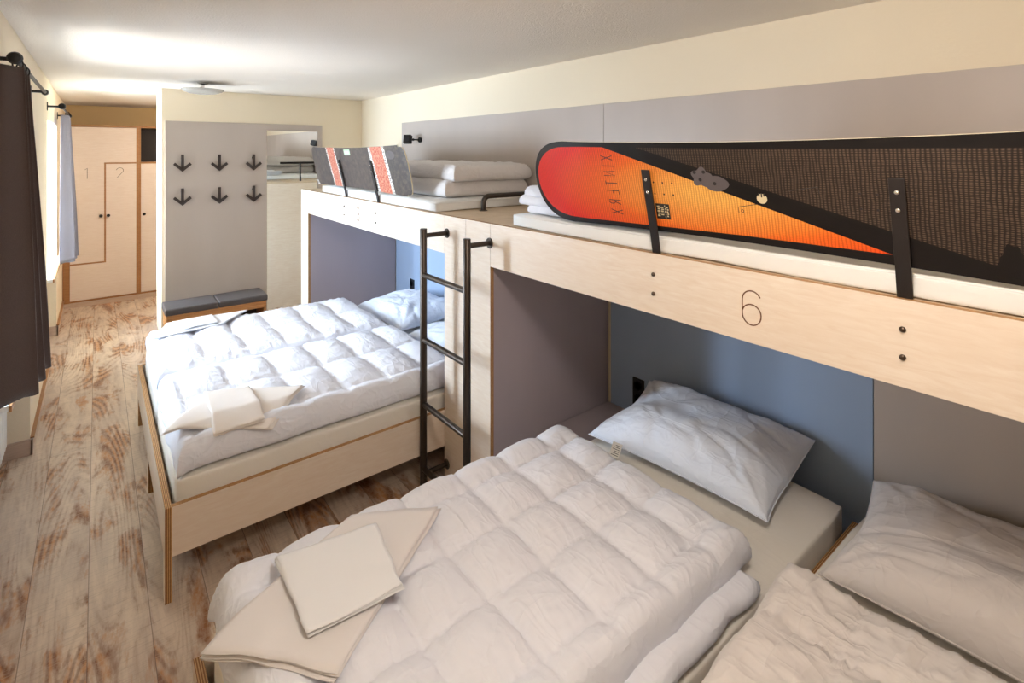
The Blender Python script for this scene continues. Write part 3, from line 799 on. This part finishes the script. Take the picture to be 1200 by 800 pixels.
# ================================================================== snowboards
def board(y_nose, L, mats, label, cat, tail_sq=False, noseL=.262, tailL=.262, nose_curl=.05):
    t = thing('snowboard', (1.55, y_nose - L / 2, 1.6), label, cat)
    def half(u):
        if u < noseL: e = (noseL - u) / noseL; return .175 * max(0, 1 - e ** 2.25) ** .5
        if u > L - tailL:
            e = (u - (L - tailL)) / tailL; return (.163 if tail_sq else .172) * max(0, 1 - e ** (7.0 if tail_sq else 2.25)) ** .5
        s = (u - noseL) / (L - noseL - tailL); return .175 - .014 * math.sin(PI * s) ** .8
    def curl(u):
        c = 0
        if u < .30: c = nose_curl * ((.30 - u) / .30) ** 2
        if u > L - .25: c = nose_curl * .6 * ((u - L + .25) / .25) ** 2
        return c
    def W3(u, v, k=0):     # k: height off the printed face, towards the room
        z = 1.6 + v * .974
        x = 1.5945 - .2333 * (z - 1.6) + curl(u) - k * .974
        return Vector((x, y_nose - u, z - k * .2272))
    us = [noseL * (1 - math.cos(PI / 2 * i / 22)) for i in range(23)] + [noseL + (L - noseL - tailL) * i / 40 for i in range(1, 40)] + [L - tailL * (1 - math.sin(PI / 2 * i / 22)) for i in range(23)]
    us[0] = .0005; us[-1] = L - .0005
    nv = 14
    b = nb(); uvl = b.loops.layers.uv.new('uv')
    F, Bk = [], []
    for u in us:
        h = half(u); F.append([(u, .177 - h + 2 * h * j / nv) for j in range(nv + 1)])
    FV = [[b.verts.new(W3(u, v)) for (u, v) in row] for row in F]
    BV = [[b.verts.new(W3(u, v, -.008)) for (u, v) in row] for row in F]
    for i in range(len(us) - 1):
        for j in range(nv):
            f = b.faces.new((FV[i][j], FV[i][j + 1], FV[i + 1][j + 1], FV[i + 1][j])); f.material_index = 0
            for lp, (a, c) in zip(f.loops, ((i, j), (i, j + 1), (i + 1, j + 1), (i + 1, j))): lp[uvl].uv = F[a][c]
            f = b.faces.new((BV[i][j], BV[i + 1][j], BV[i + 1][j + 1], BV[i][j + 1])); f.material_index = 1
    ring = [(i, 0) for i in range(len(us) - 1)] + [(len(us) - 1, j) for j in range(nv)] + [(i, nv) for i in range(len(us) - 1, 0, -1)] + [(0, j) for j in range(nv, 0, -1)]
    rv = []
    for k in range(len(ring)):
        (i, j), (i2, j2) = ring[k], ring[(k + 1) % len(ring)]
        f = b.faces.new((FV[i][j], BV[i][j], BV[i2][j2], FV[i2][j2])); f.material_index = 2
    core = obj('board_core', b, mats, t)
    return t, W3, half
big, W6, half6 = board(1.83, 1.93, ['board_big', 'board_back', 'edge_cream'], 'large orange and black snowboard on bunk 6', 'snowboard')
fn6 = lambda p, h: W6(p[0], p[1], h)
# lettering down the board
b = nb(); v = .292
for ch in 'XINTERX':
    s = .030; wv = .028
    for path in GL[ch]:
        # reads from top to bottom, letters lying on their side
        pp = [(.49 - (p[1] - .5) * .056 + (.292 - v) * .07, v - p[0] * wv) for p in path]
        stroke(b, [pp], fn6, .0030, .0006)
    v -= .024 if ch == 'I' else .038
obj('lettering', b, 'ink_dark', big)
# binding insert holes
def disc(b, u, v, r, h=.0007, seg=14):
    vs = [b.verts.new(fn6((u + r * math.cos(2 * PI * k / seg), v + r * math.sin(2 * PI * k / seg)), h)) for k in range(seg)]
    ws = [b.verts.new(fn6((u + r * math.cos(2 * PI * k / seg), v + r * math.sin(2 * PI * k / seg)), -.0005)) for k in range(seg)]
    b.faces.new(vs); b.faces.new(list(reversed(ws)))
    for k in range(seg): b.faces.new((vs[k], vs[(k + 1) % seg], ws[(k + 1) % seg], ws[k]))
for (u0, v0) in ((.655, .196), (1.335, .196)):
    for i in range(4):
        for j in range(2):
            b = nb(); disc(b, u0 + i * .038, v0 - j * .042, .0032); obj('insert_hole', b, 'bracket', big)
# black badge with pale print
def rect6(b, u0, u1, v0, v1, h):
    vs = [b.verts.new(fn6(p, hh)) for hh in (-.0005, h) for p in ((u0, v0), (u1, v0), (u1, v1), (u0, v1))]
    for f in ((0, 1, 2, 3), (4, 5, 6, 7), (0, 1, 5, 4), (1, 2, 6, 5), (2, 3, 7, 6), (3, 0, 4, 7)): b.faces.new([vs[i] for i in f])
b = nb(); rect6(b, .688, .745, .062, .118, .0006); bd = obj('badge', b, 'board_back', big)
b = nb()
for (u0, u1, v0, v1) in ((.694, .706, .070, .112), (.709, .722, .075, .108), (.725, .730, .066, .115), (.733, .741, .070, .110)):
    k = 5
    for i in range(k):
        a = v0 + (v1 - v0) * i / k; rect6(b, u0 + (i % 2) * .002, u1 - ((i + 1) % 2) * .002, a + .001, a + (v1 - v0) / k - .002, .0010)
obj('badge_print', b, 'bone_print', bd)
# worn grey binding mark
b = nb()
pts = []
for k in range(30):
    a = 2 * PI * k / 30; r = .033 * (1 + .16 * math.sin(5 * a + .6)); pts.append((.885 + r * 1.05 * math.cos(a), .222 + r * .95 * math.sin(a)))
vs = [b.verts.new(fn6(p, .0006)) for p in pts]; b.faces.new(vs)
pts2 = [(.935 + .040 * math.cos(2 * PI * k / 24) * (1 + .1 * math.cos(3 * 2 * PI * k / 24)), .203 + .026 * math.sin(2 * PI * k / 24)) for k in range(24)]
b.faces.new([b.verts.new(fn6(p, .0009)) for p in pts2])
mk = obj('binding_mark', b, 'grey_print', big)
for p in ((.862, .238), (.895, .240), (.880, .214), (.93, .203)):
    b = nb(); disc(b, p[0], p[1], .006, .0013); obj('binding_hole', b, 'board_back', mk)
# pale round emblem with dark notches
b = nb(); disc(b, 1.077, .163, .0155, .0007, 24); em = obj('emblem', b, 'bone_print', big)
b = nb()
for (a, c, w) in ((-.008, .0075, .004), (0, .0045, .0035), (.0075, .008, .004)):
    rect6(b, 1.077 + a - w / 2, 1.077 + a + w / 2, .163 + c, .1795, .0012)
obj('emblem_notch', b, 'board_back', em)
# thin bent lines
for path in ([(1.00, .111), (1.00, .131), (1.063, .145)], arc(1.012, .119, .004, .005, 0, 360, 10), [(1.155, .192), (1.235, .208), (1.238, .19)]):
    b = nb(); stroke(b, [path], fn6, .0018, .0006); obj('pinstripe', b, 'board_back', big)

small, W3b, half3 = board(5.0, 1.94, ['board_small', 'board_back', 'edge_cream'], 'charcoal snowboard with two red and white stripes on bunk 3', 'snowboard', tail_sq=True, tailL=.07, nose_curl=.05)
fn6 = lambda p, h: W3b(p[0], p[1], h)
b = nb(); rect6(b, .95, 1.07, .280, .325, .0007); st = obj('sticker', b, 'sticker', small)
b = nb()
for i in range(3): rect6(b, .97 + i * .03, .985 + i * .03, .292, .312, .0011)
obj('sticker_print', b, 'label', st)
b = nb(); b.faces.new([b.verts.new(fn6((1.765 + .055 * math.cos(2 * PI * k / 20), .285 + .03 * math.sin(2 * PI * k / 20)), .0007)) for k in range(20)])
obj('binding_mark', b, 'grey_print', small)

# ================================================================== coat panel, mirror and bench
t = thing('coat_panel', (1.0, YP, .42), 'tall grey wall board with six dark arrow-shaped coat hooks', 'coat rack')
b = nb(); yf = YP - .020
for s in ((.514, 1.427, .0, 2.20), (1.427, 2.018, 2.13, 2.20), (1.968, 2.018, .0, 2.13)):
    box(b, s[0], s[1], yf, YP - .002, max(s[2], .101), s[3])
obj('backboard', b, 'laminate', t)
for xh in (.652, .972, 1.292):
    for zh in (1.787, 1.455):
        b = nb()
        box(b, xh - .013, xh + .013, yf - .045, yf - .030, zh - .055, zh + .085, bev=.003)
        for s in (-1, 1):
            o2 = [(xh, zh - .085), (xh + s * .078, zh - .015), (xh + s * .062, zh + .006), (xh, zh - .048)]
            prism(b, o2, 'Y', yf - .045, yf - .029)
        lathe(b, [(.012, -.031), (.012, 0)], (xh, yf, zh + .05), 'Y', 12)
        obj('coat_hook', b, 'hook', t)
mm = nb(); box(mm, 1.43, 1.965, YP - .010, YP - .004, .101, 2.127)
tag(obj('wall_mirror', mm, 'mirror'), 'tall narrow mirror set in the grey board beside the hooks', 'mirror')
t = thing('bench', (.91, 5.86, 0), 'low wooden bench with two grey padded cushions under the coat hooks', 'bench')
b = nb(); X0, X1, Y0, Y1 = .495, 1.345, 5.70, 6.028
box(b, X0, X1, Y0, Y1, .30, .39); b.free(); b = nb()
box(b, X0, X1, Y0, Y1, .365, .39, bev=.002); box(b, X0, X0 + .022, Y0, Y1, 0, .365, bev=.002); box(b, X1 - .022, X1, Y0, Y1, 0, .365, bev=.002)
box(b, .909, .931, Y0, Y1, 0, .365, bev=.002); box(b, X0 + .022, X1 - .022, Y0 + .004, Y1, .10, .12); box(b, X0 + .022, X1 - .022, Y0 + .002, Y0 + .02, .32, .365)
obj('bench_frame', b, 'oak', t)
obj('bench_back', bx(X0 + .022, X1 - .022, Y1 - .012, Y1 - .001, .12, .32), 'dark', t)
for (a, c) in ((X0 - .012, .914), (.918, X1 + .012)):
    b = nb(); box(b, a, c, Y0 - .015, Y1, .39, .452)
    bmesh.ops.bevel(b, geom=b.edges[:], offset=.016, segments=4, affect='EDGES', profile=.6)
    obj('cushion', b, 'leather', t, smooth='auto')

# ================================================================== wardrobes
YW = 8.30
def knob(parent, x, z):
    b = nb(); lathe(b, [(.0005, -.03), (.017, -.03), (.019, -.024), (.012, -.012), (.011, 0)], (x, YW - .02, z), 'Y', 16); obj('knob', b, 'black', parent, smooth='auto')
def wnum(parent, ch, x, z):
    h = .13; b = nb(); stroke(b, [[(p[0] * h, p[1] * h) for p in path] for path in GL[ch]], lambda p, k: (x - .3 * h + p[0], YW - .02 - k, z - h / 2 + p[1]), .006, .0007); obj('numeral', b, 'ink_grey', parent)
t = thing('wardrobe', (.07, 8.6, 0), 'double wardrobe with interlocking doors numbered 1 and 2', 'wardrobe')
b = nb()
for s in ((-.328, -.262, 0, 2.23), (.395, .418, 0, 2.23)): box(b, s[0], s[1], YW - .018, YE - .003, s[2], s[3], mi=1)
box(b, -.262, .395, YW - .018, YE - .003, 2.207, 2.23, mi=1); box(b, -.262, .395, YW, YE - .003, .055, .075, mi=1); box(b, -.262, .395, YE - .02, YE - .003, .075, 2.207)
box(b, -.314, .418, YW - .03, YW - .012, 0, .055, mi=2)
box(b, -.262, .395, YW - .016, YW - .004, .056, .076, mi=1)
obj('carcass', b, ['door', 'oak_trim', 'skirting'], t)
g = .009
zl, zt, zu, xm, xa, xb = .08, 2.203, 1.755, .076, -.26, .393; zb = .522
p1 = [(xa, zb + g), (xm - g, zb + g), (xm - g, zu + g), (xb, zu + g), (xb, zt), (xa, zt)]
p2 = [(xa, zl), (xb, zl), (xb, zu - g), (xm + g, zu - g), (xm + g, zb - g), (xa, zb - g)]
d1 = obj('door', prism(nb(), p1, 'Y', YW - .02, YW - .002), 'door', t)
d2 = obj('door', prism(nb(), p2, 'Y', YW - .02, YW - .002), 'door', t)
e = nb()
for s in ((xa, xm + g, zb - g, zb + g), (xm - g, xm + g, zb + g, zu - g), (xm - g, xb, zu - g, zu + g)): box(e, s[0], s[1], YW - .023, YW - .004, s[2], s[3])
obj('door_edging', e, 'oak_trim', t)
knob(d1, .035, 1.10); knob(d2, .108, 1.10); wnum(d1, '1', -.10, 1.63); wnum(d2, '2', .225, 1.63)
t = thing('wardrobe', (.78, 8.6, 0), 'wardrobe with open grey compartment above its door, partly behind the partition', 'wardrobe')
b = nb()
for s in ((.4185, .442, 0, 2.23), (1.12, 1.14, 0, 2.23)): box(b, s[0], s[1], YW - .018, YE - .003, s[2], s[3], mi=1)
box(b, .442, 1.12, YW - .018, YE - .003, 2.207, 2.23, mi=1); box(b, .442, 1.12, YW - .018, YE - .003, 1.745, 1.765, mi=1); box(b, .442, 1.12, YW - .016, YE - .003, .056, .076, mi=1)
box(b, .4185, 1.14, YW - .03, YW - .012, 0, .055, mi=3)
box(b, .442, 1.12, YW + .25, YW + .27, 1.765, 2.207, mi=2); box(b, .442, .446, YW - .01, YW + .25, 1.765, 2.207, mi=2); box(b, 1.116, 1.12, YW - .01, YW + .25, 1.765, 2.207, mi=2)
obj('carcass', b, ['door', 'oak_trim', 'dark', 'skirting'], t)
d3_ = obj('door', bx(.444, 1.118, YW - .02, YW - .002, .08, 1.742), 'door', t); knob(d3_, .475, 1.09)

# ================================================================== curtains
def curtain(xc, y0, y1, z0, z1, amp, folds, m, label, seed, flare=.0):
    t = thing('curtain', (xc, (y0 + y1) / 2, z0), label, 'curtain')
    b = nb(); nu, nz = folds * 16, 34; th = .004
    P = {}
    for k in range(nz + 1):
        s = k / nz; z = z1 - (z1 - z0) * s
        for i in range(nu + 1):
            u = i / nu
            ph = u * folds * 2 * PI - PI / 2 + .5 * math.sin(3 * s + seed) * s
            am = amp * (.6 + .52 * s) * (1 + .2 * noise.noise(Vector((u * folds * .7, seed, s))))
            y = y0 + (y1 - y0) * u + flare * s * (u - .35) + .012 * math.sin(ph * 2)
            x = xc + am * math.sin(ph) + .015 * s * u * 2 - .016 * (1 - s)
            zz = z + (.012 * math.sin(ph + 1) if s > .97 else 0)
            P[k, i] = Vector((x, y, zz))
    A = {k: b.verts.new(p) for k, p in P.items()}
    def nrm(k, i):
        a = P[k, min(nu, i + 1)] - P[k, max(0, i - 1)]; return Vector((-a.y, a.x, 0)).normalized()
    B = {k: b.verts.new(P[k] + nrm(*k) * th) for k in P}
    for k in range(nz):
        for i in range(nu):
            b.faces.new((A[k, i], A[k, i + 1], A[k + 1, i + 1], A[k + 1, i])); b.faces.new((B[k, i], B[k + 1, i], B[k + 1, i + 1], B[k, i + 1]))
    for i in range(nu):
        b.faces.new((A[0, i], B[0, i], B[0, i + 1], A[0, i + 1])); b.faces.new((A[nz, i], A[nz, i + 1], B[nz, i + 1], B[nz, i]))
    for k in range(nz):
        b.faces.new((A[k, 0], A[k + 1, 0], B[k + 1, 0], B[k, 0])); b.faces.new((A[k, nu], B[k, nu], B[k + 1, nu], A[k + 1, nu]))
    obj('drape', b, m, t, smooth=True)
    for i in range(folds):
        yy = y0 + (y1 - y0) * (i + .5) / folds
        r = nb(); pts = [(xc, yy, z1 + .018)]
        pts = [(xc + .017 * math.cos(a), yy, z1 + .012 + .022 * math.sin(a)) for a in [2 * PI * q / 18 for q in range(19)]]
        tube(r, pts, .003, 8, caps=False); obj('curtain_ring', r, 'black', t)
    return t
curtain(-.266, 2.99, 3.40, .845, 2.262, .058, 3, 'curtain', 'dark charcoal curtain at the left edge of the picture', 1, .10)
curtain(-.232, 6.72, 7.24, .80, 2.262, .050, 3, 'curtain_blue', 'lighter grey curtain at the far window', 3, .02)
def rod(x, y0, y1, z, label):
    t = thing('curtain_rod', (x, (y0 + y1) / 2, z), label, 'curtain rod')
    b = nb(); tube(b, [(x, y0, z), (x, y1, z)], .009, 12); obj('pole', b, 'black', t)
    for y, s in ((y0, -1), (y1, 1)):
        b = nb(); lathe(b, [(.0005, .0), (.016, .004), (.02, .018), (.016, .032), (.0005, .036)] if s > 0 else [(.0005, -.036), (.02, -.032), (.026, -.018), (.02, -.004), (.0005, 0)], (x, y, z), 'Y', 16); obj('finial', b, 'black', t, smooth='auto')
    for y in (y0 + .03, y1 - .02):
        b = nb(); tube(b, [(XL, y, z), (x, y, z)], .0085, 10); box(b, XL, XL + .006, y - .014, y + .014, z - .035, z + .035, bev=.002); obj('wall_bracket', b, 'black', t)
rod(-.262, 2.93, 4.46, 2.28, 'black curtain rod above the near left window')
rod(-.232, 5.80, 7.28, 2.28, 'black curtain rod above the far window')

# ================================================================== small fittings
def ceiling_light(x, y, label, lit=False, group=None, watt=FILL_LAMP_W):
    t = thing('ceiling_light', (x, y, CZ - .105), label, 'ceiling lamp')
    b = nb(); lathe(b, [(.001, CZ), (.045, CZ), (.045, CZ - .012), (.012, CZ - .02), (.012, CZ - .05), (.02, CZ - .055), (.001, CZ - .058)], (x, y, 0)); obj('ceiling_rose', b, 'chrome', t, smooth='auto')
    for k in range(3):
        a = k * 2 * PI / 3 + .3; b = nb(); tube(b, [(x, y, CZ - .05), (x + .17 * math.cos(a), y + .17 * math.sin(a), CZ - .062)], .005, 8); obj('arm', b, 'bolt', t)
    b = nb(); prof = [(.165, -.062), (.168, -.066), (.15, -.082), (.11, -.097), (.06, -.104), (.001, -.106)] + [(.001, -.101), (.058, -.099), (.108, -.092), (.147, -.078), (.162, -.062), (.165, -.062)]
    lathe(b, [(r, CZ + h) for r, h in prof], (x, y, 0), seg=40); obj('glass_dish', b, 'fill_glow' if lit else 'frosted', t, smooth=True)
    if lit:
        l = bpy.data.lights.new('fill_bulb', 'POINT'); l.shadow_soft_size = .10; l.energy = watt; l.color = (1, .94, .88)  # fill light, only in the added unseen lamps
        o = bpy.data.objects.new('fill_bulb', l); COL.objects.link(o); o.parent = t; o.location = (0, 0, -.13)
    return t
ceiling_light(.735, 5.34, 'round glass ceiling lamp in front of the hook wall')
ceiling_light(.75, .35, 'added fill lamp in a round glass dish above the near bed, out of the frame', lit=True)  # unseen lamp added to fill the near end with light
ceiling_light(1.35, 7.25, 'added unseen fill lamp in a round glass dish behind the partition in front of the wardrobes', lit=True, watt=17)  # hidden lamp added to brighten the wardrobes and hall

def socket(y, z, label):
    t = thing('wall_socket', (XW - .014, y, z - .08), label, 'socket')
    x = XW - .014
    obj('socket_plate', bx(x - .009, x, y - .04, y + .04, z - .08, z + .08, bev=.003), 'socket', t)
    for dz in (-.037, .037):
        b = nb(); lathe(b, [(.026, -.013), (.028, -.009), (.024, -.009), (.022, -.0095), (.022, -.013)], (x, y, z + dz), 'X', 24); obj('outlet', b, 'black', t)
socket(1.925, .49, 'black double wall socket above the near white pillow')
socket(4.73, .535, 'black double wall socket behind the far pillow')
# reading lamp
xl, yl, zl = XW - .014, 4.56, 2.015
t = thing('reading_lamp', (xl, yl, zl - .04), 'small black adjustable reading lamp on the far grey panel', 'reading lamp')
b = nb(); lathe(b, [(.0005, -.022), (.022, -.022), (.026, -.018), (.026, 0), (.0005, 0)], (xl, yl, zl), 'X', 20); obj('wall_mount', b, 'black', t, smooth='auto')
b = nb(); tube(b, [(xl - .015, yl, zl), (xl - .06, yl + .03, zl + .002)], .006, 10); lathe(b, [(.0005, -.014), (.013, -.006), (.013, .006), (.0005, .014)], (xl - .065, yl + .033, zl + .002)); obj('arm', b, 'black', t, smooth='auto')
b = nb(); box(b, -.045, .03, -.032, .032, -.036, .036, bev=.006)
for k in range(3): box(b, -.03 + k * .02, -.022 + k * .02, -.037, .037, -.041, .041, bev=.002)
bmesh.ops.transform(b, matrix=Matrix.Translation((xl - .10, yl + .075, zl + .004)) @ Matrix.Rotation(.75, 4, 'Z') @ Matrix.Rotation(.25, 4, 'Y'), verts=b.verts)
obj('lamp_head', b, 'black', t)
